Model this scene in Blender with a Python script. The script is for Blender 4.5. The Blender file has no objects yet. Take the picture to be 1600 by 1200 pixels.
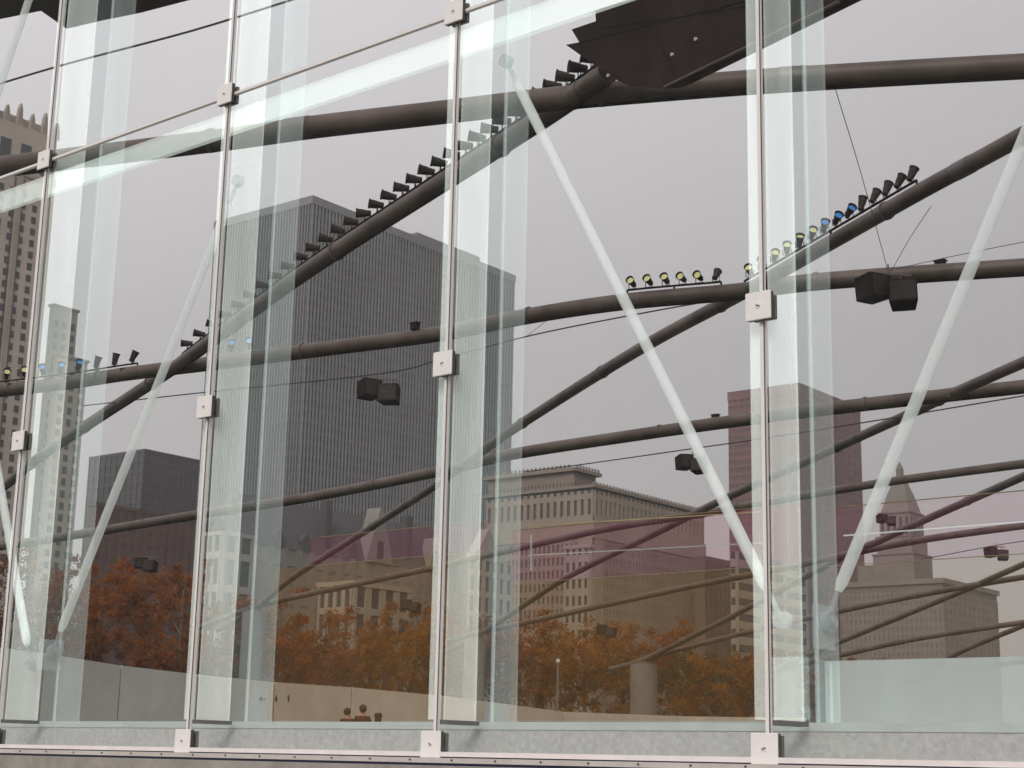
import bpy, bmesh, math, random
from mathutils import Vector, Matrix

# ------------------------------------------------------------------ camera, world, sun, exposure
S = bpy.context.scene
COL = S.collection
F = 2540.0                                   # focal length in photo pixels (1600 wide)
Zb = Vector((233, 10950, -F)).normalized()   # world up in camera axes (vanishing point of the mullions)
Xb = Vector((3150, 522, F)); Xb = (Xb - Zb * Xb.dot(Zb)).normalized()   # along the glass wall, to the right
Yb = Zb.cross(Xb)                            # into the glass wall
ROT = Matrix((Xb, Yb, Zb))
EYE = Vector((0, 0, 1.6))
cam = bpy.data.cameras.new('camera'); camo = bpy.data.objects.new('camera', cam); COL.objects.link(camo)
cam.sensor_width = 36; cam.lens = F / 1600 * 36; cam.clip_end = 6000; cam.clip_start = 0.05
camo.matrix_world = Matrix.Translation(EYE) @ ROT.to_4x4()
S.camera = camo

SUN_EL, SUN_AZ = math.radians(34), math.radians(-62)    # soft light from the front right
sd = Vector((math.cos(SUN_EL) * math.cos(SUN_AZ), math.cos(SUN_EL) * math.sin(SUN_AZ), math.sin(SUN_EL)))
w = bpy.data.worlds.new('World'); S.world = w; w.use_nodes = True
nt = w.node_tree; bg = nt.nodes['Background']; bg.inputs['Strength'].default_value = 0.1
sky = nt.nodes.new('ShaderNodeTexSky'); sky.sky_type = 'NISHITA'; sky.sun_disc = False
sky.sun_elevation = SUN_EL; sky.sun_rotation = math.pi / 2 - SUN_AZ
sky.dust_density = 4; sky.air_density = 1.5
tc = nt.nodes.new('ShaderNodeTexCoord'); sep = nt.nodes.new('ShaderNodeSeparateXYZ')
nt.links.new(tc.outputs['Generated'], sep.inputs[0])
cr = nt.nodes.new('ShaderNodeValToRGB')                 # overcast: brighter towards the zenith
cr.color_ramp.elements[0].position = 0.0; cr.color_ramp.elements[0].color = (.415, .392, .393, 1)
cr.color_ramp.elements[1].position = 0.5; cr.color_ramp.elements[1].color = (.72, .692, .703, 1)
ce = cr.color_ramp.elements.new(.25); ce.color = (.495, .468, .473, 1)
nt.links.new(sep.outputs[2], cr.inputs[0])
ns = nt.nodes.new('ShaderNodeTexNoise'); ns.inputs['Scale'].default_value = 3.2; ns.inputs['Detail'].default_value = 4
nt.links.new(tc.outputs['Generated'], ns.inputs['Vector'])
mr = nt.nodes.new('ShaderNodeMapRange'); mr.inputs['To Min'].default_value = 9.7; mr.inputs['To Max'].default_value = 11.6
nt.links.new(ns.outputs[0], mr.inputs[0])
vm = nt.nodes.new('ShaderNodeVectorMath'); vm.operation = 'SCALE'
dp = nt.nodes.new('ShaderNodeVectorMath'); dp.operation = 'DOT_PRODUCT'; dp.inputs[1].default_value = (-.77, -.64, 0)   # sky made brighter towards this side
nt.links.new(tc.outputs['Generated'], dp.inputs[0])
m1 = nt.nodes.new('ShaderNodeMath'); m1.operation = 'MULTIPLY_ADD'; m1.inputs[1].default_value = .5; m1.inputs[2].default_value = 1.0; nt.links.new(dp.outputs['Value'], m1.inputs[0])
m2_ = nt.nodes.new('ShaderNodeMath'); m2_.operation = 'MULTIPLY'; nt.links.new(m1.outputs[0], m2_.inputs[0]); nt.links.new(mr.outputs[0], m2_.inputs[1])
nt.links.new(cr.outputs[0], vm.inputs[0]); nt.links.new(m2_.outputs[0], vm.inputs['Scale'])
mx = nt.nodes.new('ShaderNodeMix'); mx.data_type = 'RGBA'; mx.inputs[0].default_value = 0.93
nt.links.new(sky.outputs[0], mx.inputs[6]); nt.links.new(vm.outputs[0], mx.inputs[7]); nt.links.new(mx.outputs[2], bg.inputs['Color'])
sl = bpy.data.lights.new('sun', 'SUN'); sl.energy = 1.5; sl.angle = math.radians(25); sl.color = (1, .96, .92)
slo = bpy.data.objects.new('sun', sl); COL.objects.link(slo)
slo.rotation_euler = (-sd).to_track_quat('-Z', 'Y').to_euler()
S.view_settings.view_transform = 'Standard'; S.view_settings.look = 'None'
S.view_settings.exposure = 0; S.view_settings.gamma = 1; S.view_settings.use_curve_mapping = False
S.cycles.transparent_max_bounces = 32; S.cycles.max_bounces = 4; S.cycles.diffuse_bounces = 2; S.cycles.glossy_bounces = 2
S.cycles.use_denoising = True; S.cycles.use_adaptive_sampling = True; S.cycles.adaptive_threshold = .03

# ------------------------------------------------------------------ helpers
R = random.Random(7)
def ray(px, py):
    return (ROT @ Vector((px - 800, 600 - py, -F))).normalized()
def at_y(px, py, Y):
    d = ray(px, py); return EYE + d * (Y / d.y)
def at_r(px, py, r):
    d = ray(px, py); return EYE + d * (r / math.hypot(d.x, d.y))
def shell(px, py, dz=0.0):                    # the trellis: a low shell about 14 m over the eye that dips at its rim
    d = ray(px, py); h = math.hypot(d.x, d.y); t = max(d.z / h, 1e-4)
    r = ((t / 14.0) ** 4 + (1 / 135.0) ** 4) ** -.25
    p = EYE + d * (r / h); p.z += dz; return p

def mat(name, col, rough=.6, metal=0., noise=None, bump=None, spec=.5):
    m = bpy.data.materials.new(name); m.use_nodes = True
    n = m.node_tree; b = n.nodes['Principled BSDF']
    b.inputs['Base Color'].default_value = (*col, 1); b.inputs['Roughness'].default_value = rough
    b.inputs['Metallic'].default_value = metal; b.inputs['Specular IOR Level'].default_value = spec
    if noise:
        sc, amt = noise
        t = n.nodes.new('ShaderNodeTexCoord'); x = n.nodes.new('ShaderNodeTexNoise')
        x.inputs['Scale'].default_value = sc; x.inputs['Detail'].default_value = 6; x.inputs['Roughness'].default_value = .65
        n.links.new(t.outputs['Object'], x.inputs['Vector'])
        c = n.nodes.new('ShaderNodeValToRGB')
        c.color_ramp.elements[0].position = .3; c.color_ramp.elements[1].position = .7
        c.color_ramp.elements[0].color = (*[max(0, v * (1 - amt)) for v in col], 1)
        c.color_ramp.elements[1].color = (*[min(1, v * (1 + amt)) for v in col], 1)
        n.links.new(x.outputs[0], c.inputs[0]); n.links.new(c.outputs[0], b.inputs['Base Color'])
        if bump:
            bp = n.nodes.new('ShaderNodeBump'); bp.inputs['Strength'].default_value = bump; bp.inputs['Distance'].default_value = .02
            n.links.new(x.outputs[0], bp.inputs['Height']); n.links.new(bp.outputs[0], b.inputs['Normal'])
    return m
def veil(name, trans, diff, gloss=0., transl=0., noise=None):
    """see-through sheet or tube; its added diffuse imitates interior light overlaying the reflection"""
    m = bpy.data.materials.new(name); m.use_nodes = True; n = m.node_tree; n.nodes.clear()
    o = n.nodes.new('ShaderNodeOutputMaterial')
    t = n.nodes.new('ShaderNodeBsdfTransparent'); t.inputs[0].default_value = (*trans, 1)
    d = n.nodes.new('ShaderNodeBsdfDiffuse'); d.inputs[0].default_value = (*diff, 1)
    a = n.nodes.new('ShaderNodeAddShader'); n.links.new(t.outputs[0], a.inputs[0]); n.links.new(d.outputs[0], a.inputs[1])  # sum imitates the interior showing on top of the mirrored view
    if noise:
        tcn = n.nodes.new('ShaderNodeTexCoord'); x = n.nodes.new('ShaderNodeTexNoise'); x.inputs['Scale'].default_value = noise[0]; x.inputs['Detail'].default_value = 5
        mp = n.nodes.new('ShaderNodeMapping'); mp.inputs['Scale'].default_value = (3.0, 3.0, .25); n.links.new(tcn.outputs['Object'], mp.inputs[0]); n.links.new(mp.outputs[0], x.inputs['Vector'])
        c = n.nodes.new('ShaderNodeValToRGB'); c.color_ramp.elements[0].position = .3; c.color_ramp.elements[1].position = .7
        c.color_ramp.elements[0].color = (*[v * (1 - noise[1]) for v in diff], 1); c.color_ramp.elements[1].color = (*[v * (1 + noise[1]) for v in diff], 1)
        n.links.new(x.outputs[0], c.inputs[0]); n.links.new(c.outputs[0], d.inputs[0])
    last = a
    if transl:
        tr = n.nodes.new('ShaderNodeBsdfTranslucent'); tr.inputs[0].default_value = (transl,) * 3 + (1,)
        a2 = n.nodes.new('ShaderNodeAddShader'); n.links.new(last.outputs[0], a2.inputs[0]); n.links.new(tr.outputs[0], a2.inputs[1]); last = a2
    if gloss:
        g = n.nodes.new('ShaderNodeBsdfGlossy'); g.inputs['Roughness'].default_value = .03
        fr = n.nodes.new('ShaderNodeFresnel'); fr.inputs[0].default_value = 1.45
        mu = n.nodes.new('ShaderNodeMath'); mu.operation = 'MULTIPLY'; mu.inputs[1].default_value = gloss
        ge = n.nodes.new('ShaderNodeNewGeometry'); inv = n.nodes.new('ShaderNodeMath'); inv.operation = 'SUBTRACT'; inv.inputs[0].default_value = 1
        mu2 = n.nodes.new('ShaderNodeMath'); mu2.operation = 'MULTIPLY'; n.links.new(ge.outputs['Backfacing'], inv.inputs[1]); n.links.new(inv.outputs[0], mu2.inputs[1]); n.links.new(mu.outputs[0], mu2.inputs[0])
        mxs = n.nodes.new('ShaderNodeMixShader'); n.links.new(fr.outputs[0], mu.inputs[0]); n.links.new(mu2.outputs[0], mxs.inputs[0])
        n.links.new(last.outputs[0], mxs.inputs[1]); n.links.new(g.outputs[0], mxs.inputs[2]); last = mxs
    n.links.new(last.outputs[0], o.inputs[0]); return m

class MB:
    def __init__(s): s.v = []; s.f = []
    def add(s, vs, fs):
        b = len(s.v); s.v += [tuple(v) for v in vs]; s.f += [tuple(b + i for i in f) for f in fs]; return s
    def box(s, a, b):
        x0, y0, z0 = a; x1, y1, z1 = b
        if x0 > x1: x0, x1 = x1, x0
        if y0 > y1: y0, y1 = y1, y0
        if z0 > z1: z0, z1 = z1, z0
        return s.add([(x0,y0,z0),(x1,y0,z0),(x1,y1,z0),(x0,y1,z0),(x0,y0,z1),(x1,y0,z1),(x1,y1,z1),(x0,y1,z1)],
                     [(3,2,1,0),(4,5,6,7),(0,1,5,4),(1,2,6,5),(2,3,7,6),(3,0,4,7)])
    def tube(s, pts, rad, n=10, cap=True):
        pts = [Vector(p) for p in pts]
        rads = rad if isinstance(rad, (list, tuple)) else [rad] * len(pts)
        up = Vector((0, 0, 1)); rings = []
        for i, p in enumerate(pts):
            t = (pts[min(i + 1, len(pts) - 1)] - pts[max(i - 1, 0)]).normalized()
            a = t.cross(up)
            if a.length < .05: a = t.cross(Vector((1, 0, 0)))
            a.normalize(); b = t.cross(a)
            rings.append([p + (a * math.cos(k * 2 * math.pi / n) + b * math.sin(k * 2 * math.pi / n)) * rads[i] for k in range(n)])
        base = len(s.v)
        for r in rings: s.v += [tuple(v) for v in r]
        for i in range(len(pts) - 1):
            for k in range(n):
                k2 = (k + 1) % n; a = base + i * n; s.f.append((a + k, a + k2, a + n + k2, a + n + k))
        if cap:
            s.f.append(tuple(base + n - 1 - k for k in range(n))); e = base + (len(pts) - 1) * n; s.f.append(tuple(e + k for k in range(n)))
        return s
    def prism(s, poly, off):                   # poly: list of Vector; extruded by off
        n = len(poly); off = Vector(off)
        vs = [Vector(p) for p in poly] + [Vector(p) + off for p in poly]
        fs = [tuple(range(n))[::-1], tuple(range(n, 2 * n))] + [(i, (i + 1) % n, n + (i + 1) % n, n + i) for i in range(n)]
        return s.add(vs, fs)
    def mesh(s, name, m, smooth=False):
        me = bpy.data.meshes.new(name); me.from_pydata(s.v, [], s.f)
        bm = bmesh.new(); bm.from_mesh(me); bmesh.ops.recalc_face_normals(bm, faces=bm.faces); bm.to_mesh(me); bm.free()
        me.materials.append(m)
        if smooth:
            for p in me.polygons: p.use_smooth = True
            me.set_sharp_from_angle(angle=math.radians(40))
        return me
    def build(s, name, m, parent=None, smooth=False):
        return link(name, s.mesh(name, m, smooth), parent)
def link(name, me, parent=None):
    o = bpy.data.objects.new(name, me); COL.objects.link(o)
    if parent: o.parent = parent
    return o
def tag(o, label=None, cat=None, group=None, kind=None):
    if label: o['label'] = label
    if cat: o['category'] = cat
    if group: o['group'] = group
    if kind: o['kind'] = kind
    return o
def empty(name, loc=(0, 0, 0), rz=0.):
    o = bpy.data.objects.new(name, None); COL.objects.link(o); o.location = loc; o.rotation_euler = (0, 0, rz); o.empty_display_size = .2; return o
def smooth_line(pts, sub=5):
    pts = [Vector(p) for p in pts]
    if len(pts) < 3: return pts
    out = []
    for i in range(len(pts) - 1):
        p0 = pts[max(i - 1, 0)]; p1 = pts[i]; p2 = pts[i + 1]; p3 = pts[min(i + 2, len(pts) - 1)]
        for k in range(sub):
            t = k / sub
            out.append(.5 * ((2 * p1) + (p2 - p0) * t + (2 * p0 - 5 * p1 + 4 * p2 - p3) * t * t + (3 * p1 - p0 - 3 * p2 + p3) * t ** 3))
    out.append(pts[-1]); return out

# ------------------------------------------------------------------ materials
M = dict(
    steel=mat('brushed_steel', (.10, .076, .066), .5, .15, (.6, .45), None, .25),
    steel_joint=mat('steel_joint', (.11, .09, .083), .5, .3),
    fitting=mat('fitting_steel', (.93, .885, .875), .42, .0, (9, .04)),
    fitting_edge=mat('fitting_edge', (.10, .085, .075), .5, .3),
    seam=mat('silicone_seam', (.90, .845, .84), .6),
    rail=mat('rail_aluminium', (.86, .79, .78), .45, .0, (6, .06)),
    track=mat('track_aluminium', (.60, .56, .52), .5, .2, (5, .1)),
    gap=mat('dark_gap', (.012, .012, .04), .7),
    bolt=mat('bolt', (.08, .075, .07), .5, .5),
    stone=mat('stage_stone', (.36, .33, .30), .75, 0, (5, .2), .3),
    kerb=mat('kerb_granite', (.50, .515, .50), .7, 0, (30, .16), .2),
    kerb_top=mat('kerb_cap', (.52, .58, .555), .5, 0, (3, .08)),
    pane=veil('clear_glass', (.985, .988, .988), (.0035, .0036, .0036), .2, 0, (2.2, .8)),
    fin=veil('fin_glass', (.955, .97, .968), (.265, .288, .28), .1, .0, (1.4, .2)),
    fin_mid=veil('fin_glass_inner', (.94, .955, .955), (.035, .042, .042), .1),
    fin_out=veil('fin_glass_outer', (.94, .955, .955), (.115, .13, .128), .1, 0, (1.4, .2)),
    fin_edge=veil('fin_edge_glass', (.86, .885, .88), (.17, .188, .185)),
    strut=veil('strut_enamel', (.62, .63, .63), (.39, .41, .405), .25),  # opaque steel made see-through to imitate the reflection lying over it
    bracket=veil('bracket_metal', (.70, .71, .71), (.17, .18, .178), .3),
    beam=veil('white_beam_veil', (.82, .84, .835), (.36, .385, .38), .1),  # beam let through in part, imitating its overlay with the reflected pipes
    crimson=veil('crimson_tint', (.945, .89, .902), (.026, .004, .010), .1),
    amber=veil('amber_tint', (.945, .88, .80), (.024, .014, .0045), .1),
    crimson_pale=veil('pale_crimson_tint', (.982, .955, .962), (.018, .004, .008), .1),
    amber_pale=veil('pale_amber_tint', (.978, .955, .925), (.014, .010, .006), .1),
    brass=mat('brass_trim', (.40, .32, .15), .4, .4),
    white=mat('white_enamel', (.78, .79, .77), .4),
    board=veil('frosted_board', (.42, .43, .43), (.36, .385, .372), .1, 0, (1.2, .04)),
    grey=mat('grey_post', (.16, .165, .16), .6),
    black=mat('black_metal', (.016, .012, .011), .8, 0, None, None, .1),
    can=mat('lamp_housing', (.03, .022, .019), .6, 0, None, None, .2),
    lens_y=mat('lens_clear', (.62, .60, .26), .25),
    lens_b=mat('lens_blue', (.03, .22, .62), .25),
    lens_d=mat('lens_dark', (.05, .05, .045), .2),
    cable=mat('steel_cable', (.035, .03, .032), .6),
    canopy=mat('canopy_steel', (.026, .016, .013), .8, .0, (.5, .35), None, .1),
    concrete=mat('pale_concrete', (.70, .665, .62), .85, 0, (.6, .12), .1),
    joint=mat('joint_dark', (.09, .085, .08), .9),
    column=mat('column_concrete', (.165, .158, .15), .8, 0, (.5, .15)),
    grass=mat('lawn_grass', (.045, .06, .02), .9, 0, (.15, .35)),
    paving=mat('plaza_paving', (.22, .21, .195), .85, 0, (.4, .15)),
    sign=mat('sign_ink', (.05, .048, .045), .8),
    bark=mat('bark', (.10, .08, .065), .9, 0, (3, .3)),
    skin=mat('skin', (.42, .25, .18), .6), hair=mat('hair', (.03, .018, .008), .7),
    coat1=mat('coat_dark_red', (.09, .028, .018), .85), coat2=mat('coat_brown', (.075, .03, .016), .85), jeans=mat('trousers', (.03, .032, .045), .85),
    lampglobe=mat('lamp_globe', (.6, .6, .57), .3),
)
def leafmat(name, a, b):
    m = bpy.data.materials.new(name); m.use_nodes = True; n = m.node_tree; p = n.nodes['Principled BSDF']
    p.inputs['Roughness'].default_value = .75
    t = n.nodes.new('ShaderNodeTexCoord'); x = n.nodes.new('ShaderNodeTexNoise'); x.inputs['Scale'].default_value = .9; x.inputs['Detail'].default_value = 5
    n.links.new(t.outputs['Object'], x.inputs['Vector'])
    c = n.nodes.new('ShaderNodeValToRGB'); c.color_ramp.elements[0].position = .32; c.color_ramp.elements[1].position = .68
    c.color_ramp.elements[0].color = (*a, 1); c.color_ramp.elements[1].color = (*b, 1)
    n.links.new(x.outputs[0], c.inputs[0]); n.links.new(c.outputs[0], p.inputs['Base Color'])
    tl = n.nodes.new('ShaderNodeBsdfTranslucent'); n.links.new(c.outputs[0], tl.inputs[0]); ms = n.nodes.new('ShaderNodeMixShader'); ms.inputs[0].default_value = .5
    n.links.new(p.outputs[0], ms.inputs[1]); n.links.new(tl.outputs[0], ms.inputs[2]); n.links.new(ms.outputs[0], n.nodes['Material Output'].inputs[0]); p.inputs['Specular IOR Level'].default_value = .1; return m
LEAF = [leafmat('leaf_rust', (.12, .043, .010), (.40, .130, .020)), leafmat('leaf_ochre', (.14, .064, .012), (.42, .19, .03)),
        leafmat('leaf_brown', (.11, .045, .016), (.30, .115, .028)), leafmat('leaf_olive', (.06, .052, .016), (.18, .125, .028))]

# ------------------------------------------------------------------ ground, plaza, stage
g = MB(); n = 48
ext = 2600
def gz(x, y):
    r = math.hypot(x, y); t = max(0, min(1, (r - 16) / 20)); return 1.4 * t * t * (3 - 2 * t)
rings = [0, 4, 8, 12, 16, 20, 24, 28, 32, 36, 45, 60, 90, 140, 220, 400, 800, 1600]
vs = []; fs = []
for r in rings:
    for k in range(64):
        a = k * 2 * math.pi / 64; x, y = r * math.cos(a), r * math.sin(a); vs.append((x, y, gz(x, y)))
for i in range(len(rings) - 1):
    for k in range(64):
        k2 = (k + 1) % 64; fs.append((i * 64 + k, i * 64 + k2, i * 64 + 64 + k2, i * 64 + 64 + k))
g.add(vs, fs); tag(g.build('ground', M['grass'], smooth=True), kind='structure')

D = 8.0                                        # metres from the eye to the glass wall
def fx(px, py): return at_y(px, py, D).x
MX = [fx(36, 690), fx(323, 638), fx(697, 570), fx(1192, 482)]
SP = (MX[3] - MX[0]) / 3
MX = [MX[0] + SP * i for i in range(-1, 5)]    # mullion positions m0..m5 (m1..m4 are in view)
zb = sum(at_y(x, y, D).z for x, y in ((287, 1157), (678, 1165), (1203, 1169))) / 3
zm = sum(at_y(x, y, D).z for x, y in ((36, 690), (323, 638), (697, 570), (1192, 482))) / 4
zt = sum(at_y(x, y, D).z for x, y in ((80, 250), (360, 150), (716, 22))) / 3
z_rail = at_y(600, 1176, D).z; z_top = zt + (zt - zm)
print('mullions', MX, 'spacing', SP, 'z', zb, zm, zt, z_rail)
XL, XR = MX[0] - 1.2, MX[5] + 1.5
st = MB().box((XL - 3, D - .28, 0), (XR + 6, D + 7, z_rail - .075)); tag(st.build('stage_floor', M['stone']), kind='structure')

# bottom rail and track of the glass wall
rt = tag(empty('bottom_track', ((MX[1] + MX[4]) / 2, D, z_rail)), 'pale aluminium track with small bolts along the foot of the glass wall', 'track')
ox = (MX[1] + MX[4]) / 2
def rel(mb): mb.v = [(x - ox, y - D, z - z_rail) for x, y, z in mb.v]; return mb
rel(MB().box((XL, D - .05, z_rail - .018), (XR, D + .05, z_rail + .012))).build('upper_rail', M['rail'], rt)
rel(MB().box((XL, D - .045, z_rail - .026), (XR, D + .045, z_rail - .0185))).build('shadow_gap', M['gap'], rt)
rel(MB().box((XL, D - .085, z_rail - .058), (XR, D + .05, z_rail - .0265))).build('lower_rail', M['track'], rt)
rel(MB().box((XL, D - .08, z_rail - .0745), (XR, D + .04, z_rail - .0585))).build('base_gap', M['gap'], rt)
bme = MB().tube([(0, 0, 0), (0, -.008, 0)], .006, 8).mesh('track_bolt', M['bolt'])
x = XL + .2
while x < XR:
    o = link('bolt', bme, rt); o.location = (x - ox, -.085, -.040); x += .36

# the granite kerb behind the glass foot
z_kerb = at_y(700, 1128, D + .45).z
kb = MB().box((XL, D + .45, z_rail - .07), (XR + 3, D + 1.1, z_kerb - .05)); kbo = tag(kb.build('kerb', M['kerb']), 'speckled grey granite kerb behind the foot of the glass', 'kerb')
MB().box((XL, D + .445, z_kerb - .05), (XR + 3, D + 1.1, z_kerb)).build('cap', M['kerb_top'], kbo)

# ------------------------------------------------------------------ glass panes (clear; their reflection is modelled behind them), seams, fittings
gw = tag(empty('glass_wall', (ox, D, z_rail)), 'tall wall of clear glass panes with pale upright joints', 'glass wall')
def towall(mb): mb.v = [(x - ox, y - D, z - z_rail) for x, y, z in mb.v]; return mb
names = {0: 'leftmost', 1: 'second from left', 2: 'middle', 3: 'fourth from left', 4: 'rightmost'}
ordn = {1: 'first', 2: 'second', 3: 'third', 4: 'fourth'}
for i in range(5):
    for j, (z0, z1) in enumerate(((z_rail + .012, zt), (zt, z_top))):
        towall(MB().box((MX[i] + .012, D - .012, z0 + (.012 if j else 0)), (MX[i + 1] - .012, D + .012, z1 - .012))).build('glass_pane', M['pane'], gw)
for i in range(0, 6):
    towall(MB().box((MX[i] - .0115, D - .018, z_rail + .0125), (MX[i] + .0115, D + .018, z_top))).build('mullion_seam', M['seam'], gw)
    towall(MB().box((MX[i] + .0118, D - .0165, z_rail + .0125), (MX[i] + .0165, D - .0125, z_top))).build('seam_gap', M['bolt'], gw)
for i in range(5):
    towall(MB().box((MX[i] + .013, D - .016, zt - .011), (MX[i + 1] - .013, D + .016, zt + .011))).build('transom_seam', M['seam'], gw)

def bevbox(a, b, r=.006):
    bm = bmesh.new(); mb = MB().box(a, b); me = bpy.data.meshes.new('b'); me.from_pydata(mb.v, [], mb.f); bm.from_mesh(me)
    bmesh.ops.bevel(bm, geom=bm.edges[:], offset=r, segments=2, affect='EDGES'); bm.to_mesh(me); bm.free(); return me
H = .085
pl_me = bevbox((-H, -.040, -H), (H, -.028, H), .003); pl_me.materials.append(M['fitting'])
bk_me = bevbox((-H + .003, -.0275, -H + .003), (H - .003, .004, H - .003), .002); bk_me.materials.append(M['fitting_edge'])
ib_me = bevbox((-H + .012, .031, -H + .012), (H - .012, .06, H - .012), .003); ib_me.materials.append(M['grey'])
bt_me = MB().tube([(0, -.0401, 0), (0, -.043, 0)], .017, 16).mesh('bolt_head', M['rail'], True)
sk_me = MB().box((-.011, -.0445, -.003), (.011, -.0431, .003)).box((.006, -.0445, -.009), (.011, -.0432, -.003)).box((-.011, -.0445, .003), (-.006, -.0432, .009)).mesh('bolt_slot', M['bolt'])
for j, z in enumerate((zb, zm, zt)):
    for i in range(1, 5):
        e = tag(empty('clamp_fitting', (MX[i], D - .018, z)), 'square steel clamp plate on the %s glass joint from the left, %s row' % (ordn[i], ('bottom', 'middle', 'top')[j]), 'clamp plate', 'steel clamp plates of the glass wall')
        link('plate', pl_me, e); link('gasket', bk_me, e); link('inner_plate', ib_me, e)
        b = link('bolt', bt_me, e); sl_ = link('slot', sk_me, b); b.rotation_euler = (0, R.uniform(-.8, .8), 0)

# glass fins behind each joint
z_fin = at_y(1230, 1126, D + .2).z
for i in range(0, 5):
    e = empty('glass_fin', (MX[i], D + .07, z_fin))
    tag(e, 'pale green glass fin standing behind the %s' % ({0: 'joint left of the picture edge'}.get(i) or '%s joint from the left' % ordn[i]), 'glass fin', 'glass fins behind the joints')
    hgt = z_top - z_fin
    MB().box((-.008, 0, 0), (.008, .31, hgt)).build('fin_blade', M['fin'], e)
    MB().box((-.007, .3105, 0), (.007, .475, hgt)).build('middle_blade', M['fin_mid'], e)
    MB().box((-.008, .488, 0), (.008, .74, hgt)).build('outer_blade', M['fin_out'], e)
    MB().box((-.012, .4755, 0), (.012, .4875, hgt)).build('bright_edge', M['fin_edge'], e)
    MB().box((-.115, -.03, 0), (-.012, -.018, hgt)).build('edge_strip', M['fin'], e)
    MB().box((-.03, -.02, -.03), (.03, .32, -.002)).build('foot_shoe', M['grey'], e)

# white bracing struts behind the fins
YS = D + .66
def strut(a, b, label):
    a, b = Vector(a), Vector(b); e = empty('brace_strut', a); tag(e, label, 'strut', 'white bracing struts')
    L = b - a; d = L.normalized()
    MB().tube([d * .20, d * .26, L - d * .26, L - d * .20], [.022, .037, .037, .022], 16).build('rod', M['strut'], e, True)
    for q, sgn in ((Vector(), 1), (L, -1)):
        MB().tube([q + d * sgn * .02, q + d * sgn * .21], .017, 10).build('end_rod', M['bracket'], e, True)
        MB().tube([q + Vector((0, -.03, 0)), q + Vector((0, .03, 0))], .05, 16).build('pin_plate', M['bracket'], e, True)
F4 = at_y(1290, 972, YS); F1 = at_y(82, 1018, D + .48)
strut(at_y(1222, 968, D + .30), at_y(791, 96, D + .62), 'long white strut crossing the fourth bay from upper left to lower right')
strut(F4, at_y(1668, 50, YS), 'white strut leaning right at the right edge of the glass')
strut(F1, at_y(372, 283, D + .30), 'white strut leaning right across the second bay')
strut(at_y(48, 1040, D + .2), at_y(-40, 520, D + .5), 'white strut at the left edge, leaning left')
strut(at_y(-45, 270, D + .5), at_y(75, -90, D + .5), 'faint white strut in the top left corner')
# bracket plates at the strut feet
for i in (1, 4):
    e = tag(empty('strut_bracket', F1 if i == 1 else F4), 'round pinned bracket at the foot of the struts on the %s fin' % ordn[i], 'bracket', 'strut brackets')
    MB().box((-.015, -.13, -.16), (.0, .11, .10)).build('plate', M['bracket'], e)
    MB().tube([(.0005, 0, 0), (.045, 0, 0)], .065, 18).build('disc', M['bracket'], e, True)
    MB().tube([(.0455, 0, 0), (.07, 0, 0)], .03, 12).build('pin', M['bracket'], e, True)

# level white beam inside the wall
YBm = D + .95
a0 = at_y(710, 90, YBm).z; a1 = at_y(715, 50, YBm).z
bo = MB().box((MX[0] - 1, YBm, a0), (MX[5] + 1, YBm + .05, a1)).build('white_beam', M['beam']); tag(bo, 'broad white level beam behind the glass below the transom joint', 'beam')

# sheets added to tint the view with the dim red and tan interior
YC = D + 1.5
def rect(x0, x1, yt, yb, Y):
    p = at_y(x0, yt, Y); q = at_y(x1, yb, Y); return p.x, q.x, q.z, p.z
for k, (x0, x1, yt, yb, yb2) in enumerate(((485, 760, 833, 872, 1126), (800, 1250, 822, 896, 1126), (1290, 1800, 785, 868, 1026))):
    w3 = ('second', 'third', 'fourth')[k]
    xa, xb, z0, z1 = rect(x0, x1, yt, yb, YC)
    z1 = at_y((x0 + x1) / 2, yt - (6, 14, 14)[k], YC).z; z0 = at_y((x0 + x1) / 2, yb, YC).z
    s = MB().box((xa, YC, z0), (xb, YC + .02, z1)).build('crimson_tint_sheet', M['crimson_pale' if k == 2 else 'crimson'])
    tag(s, 'crimson sheet added to tint the view behind the bay right of the %s joint' % w3, 'screen', 'crimson tint sheets')
    MB().box((xa, YC - .004, z1), (xb, YC + .024, z1 + .002)).build('trim', M['brass'], s)
    MB().box((xa, YC - .004, z0 - .002), (xb, YC + .024, z0 - .0005)).build('trim', M['brass'], s)
    xa2 = at_y(x0 - 55 if k == 0 else x0, yb, YC).x
    zz = at_y((x0 + x1) / 2, yb2, YC).z
    s = MB().box((xa2, YC + .001, zz), (xb, YC + .021, z0 - .0065)).build('amber_tint_sheet', M['amber_pale' if k == 2 else 'amber'])
    tag(s, 'amber sheet added to tint the view behind the bay right of the %s joint' % w3, 'screen', 'amber tint sheets')
hr = MB().tube([at_y(825, 868, D + 1.2), at_y(1190, 848, D + 1.2)], .005, 8).tube([at_y(830, 836, D + 1.2), at_y(830, 892, D + 1.2)], .008, 8).build('handrail', M['bracket'], None, True)
tag(hr, 'thin white handrail with one post behind the fourth bay', 'handrail')
hr = MB().tube([at_y(1318, 837, D + 1.2), at_y(1800, 800, D + 1.2)], .005, 8).build('handrail', M['strut'], None, True)
tag(hr, 'thin white handrail behind the rightmost bay', 'handrail')
tr = MB().tube([at_y(825, 822, D + 1.3), at_y(1190, 800, D + 1.3)], .004, 6).build('brass_wire', M['brass']); tag(tr, 'thin yellowish wire above the white handrail', 'wire')

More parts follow.
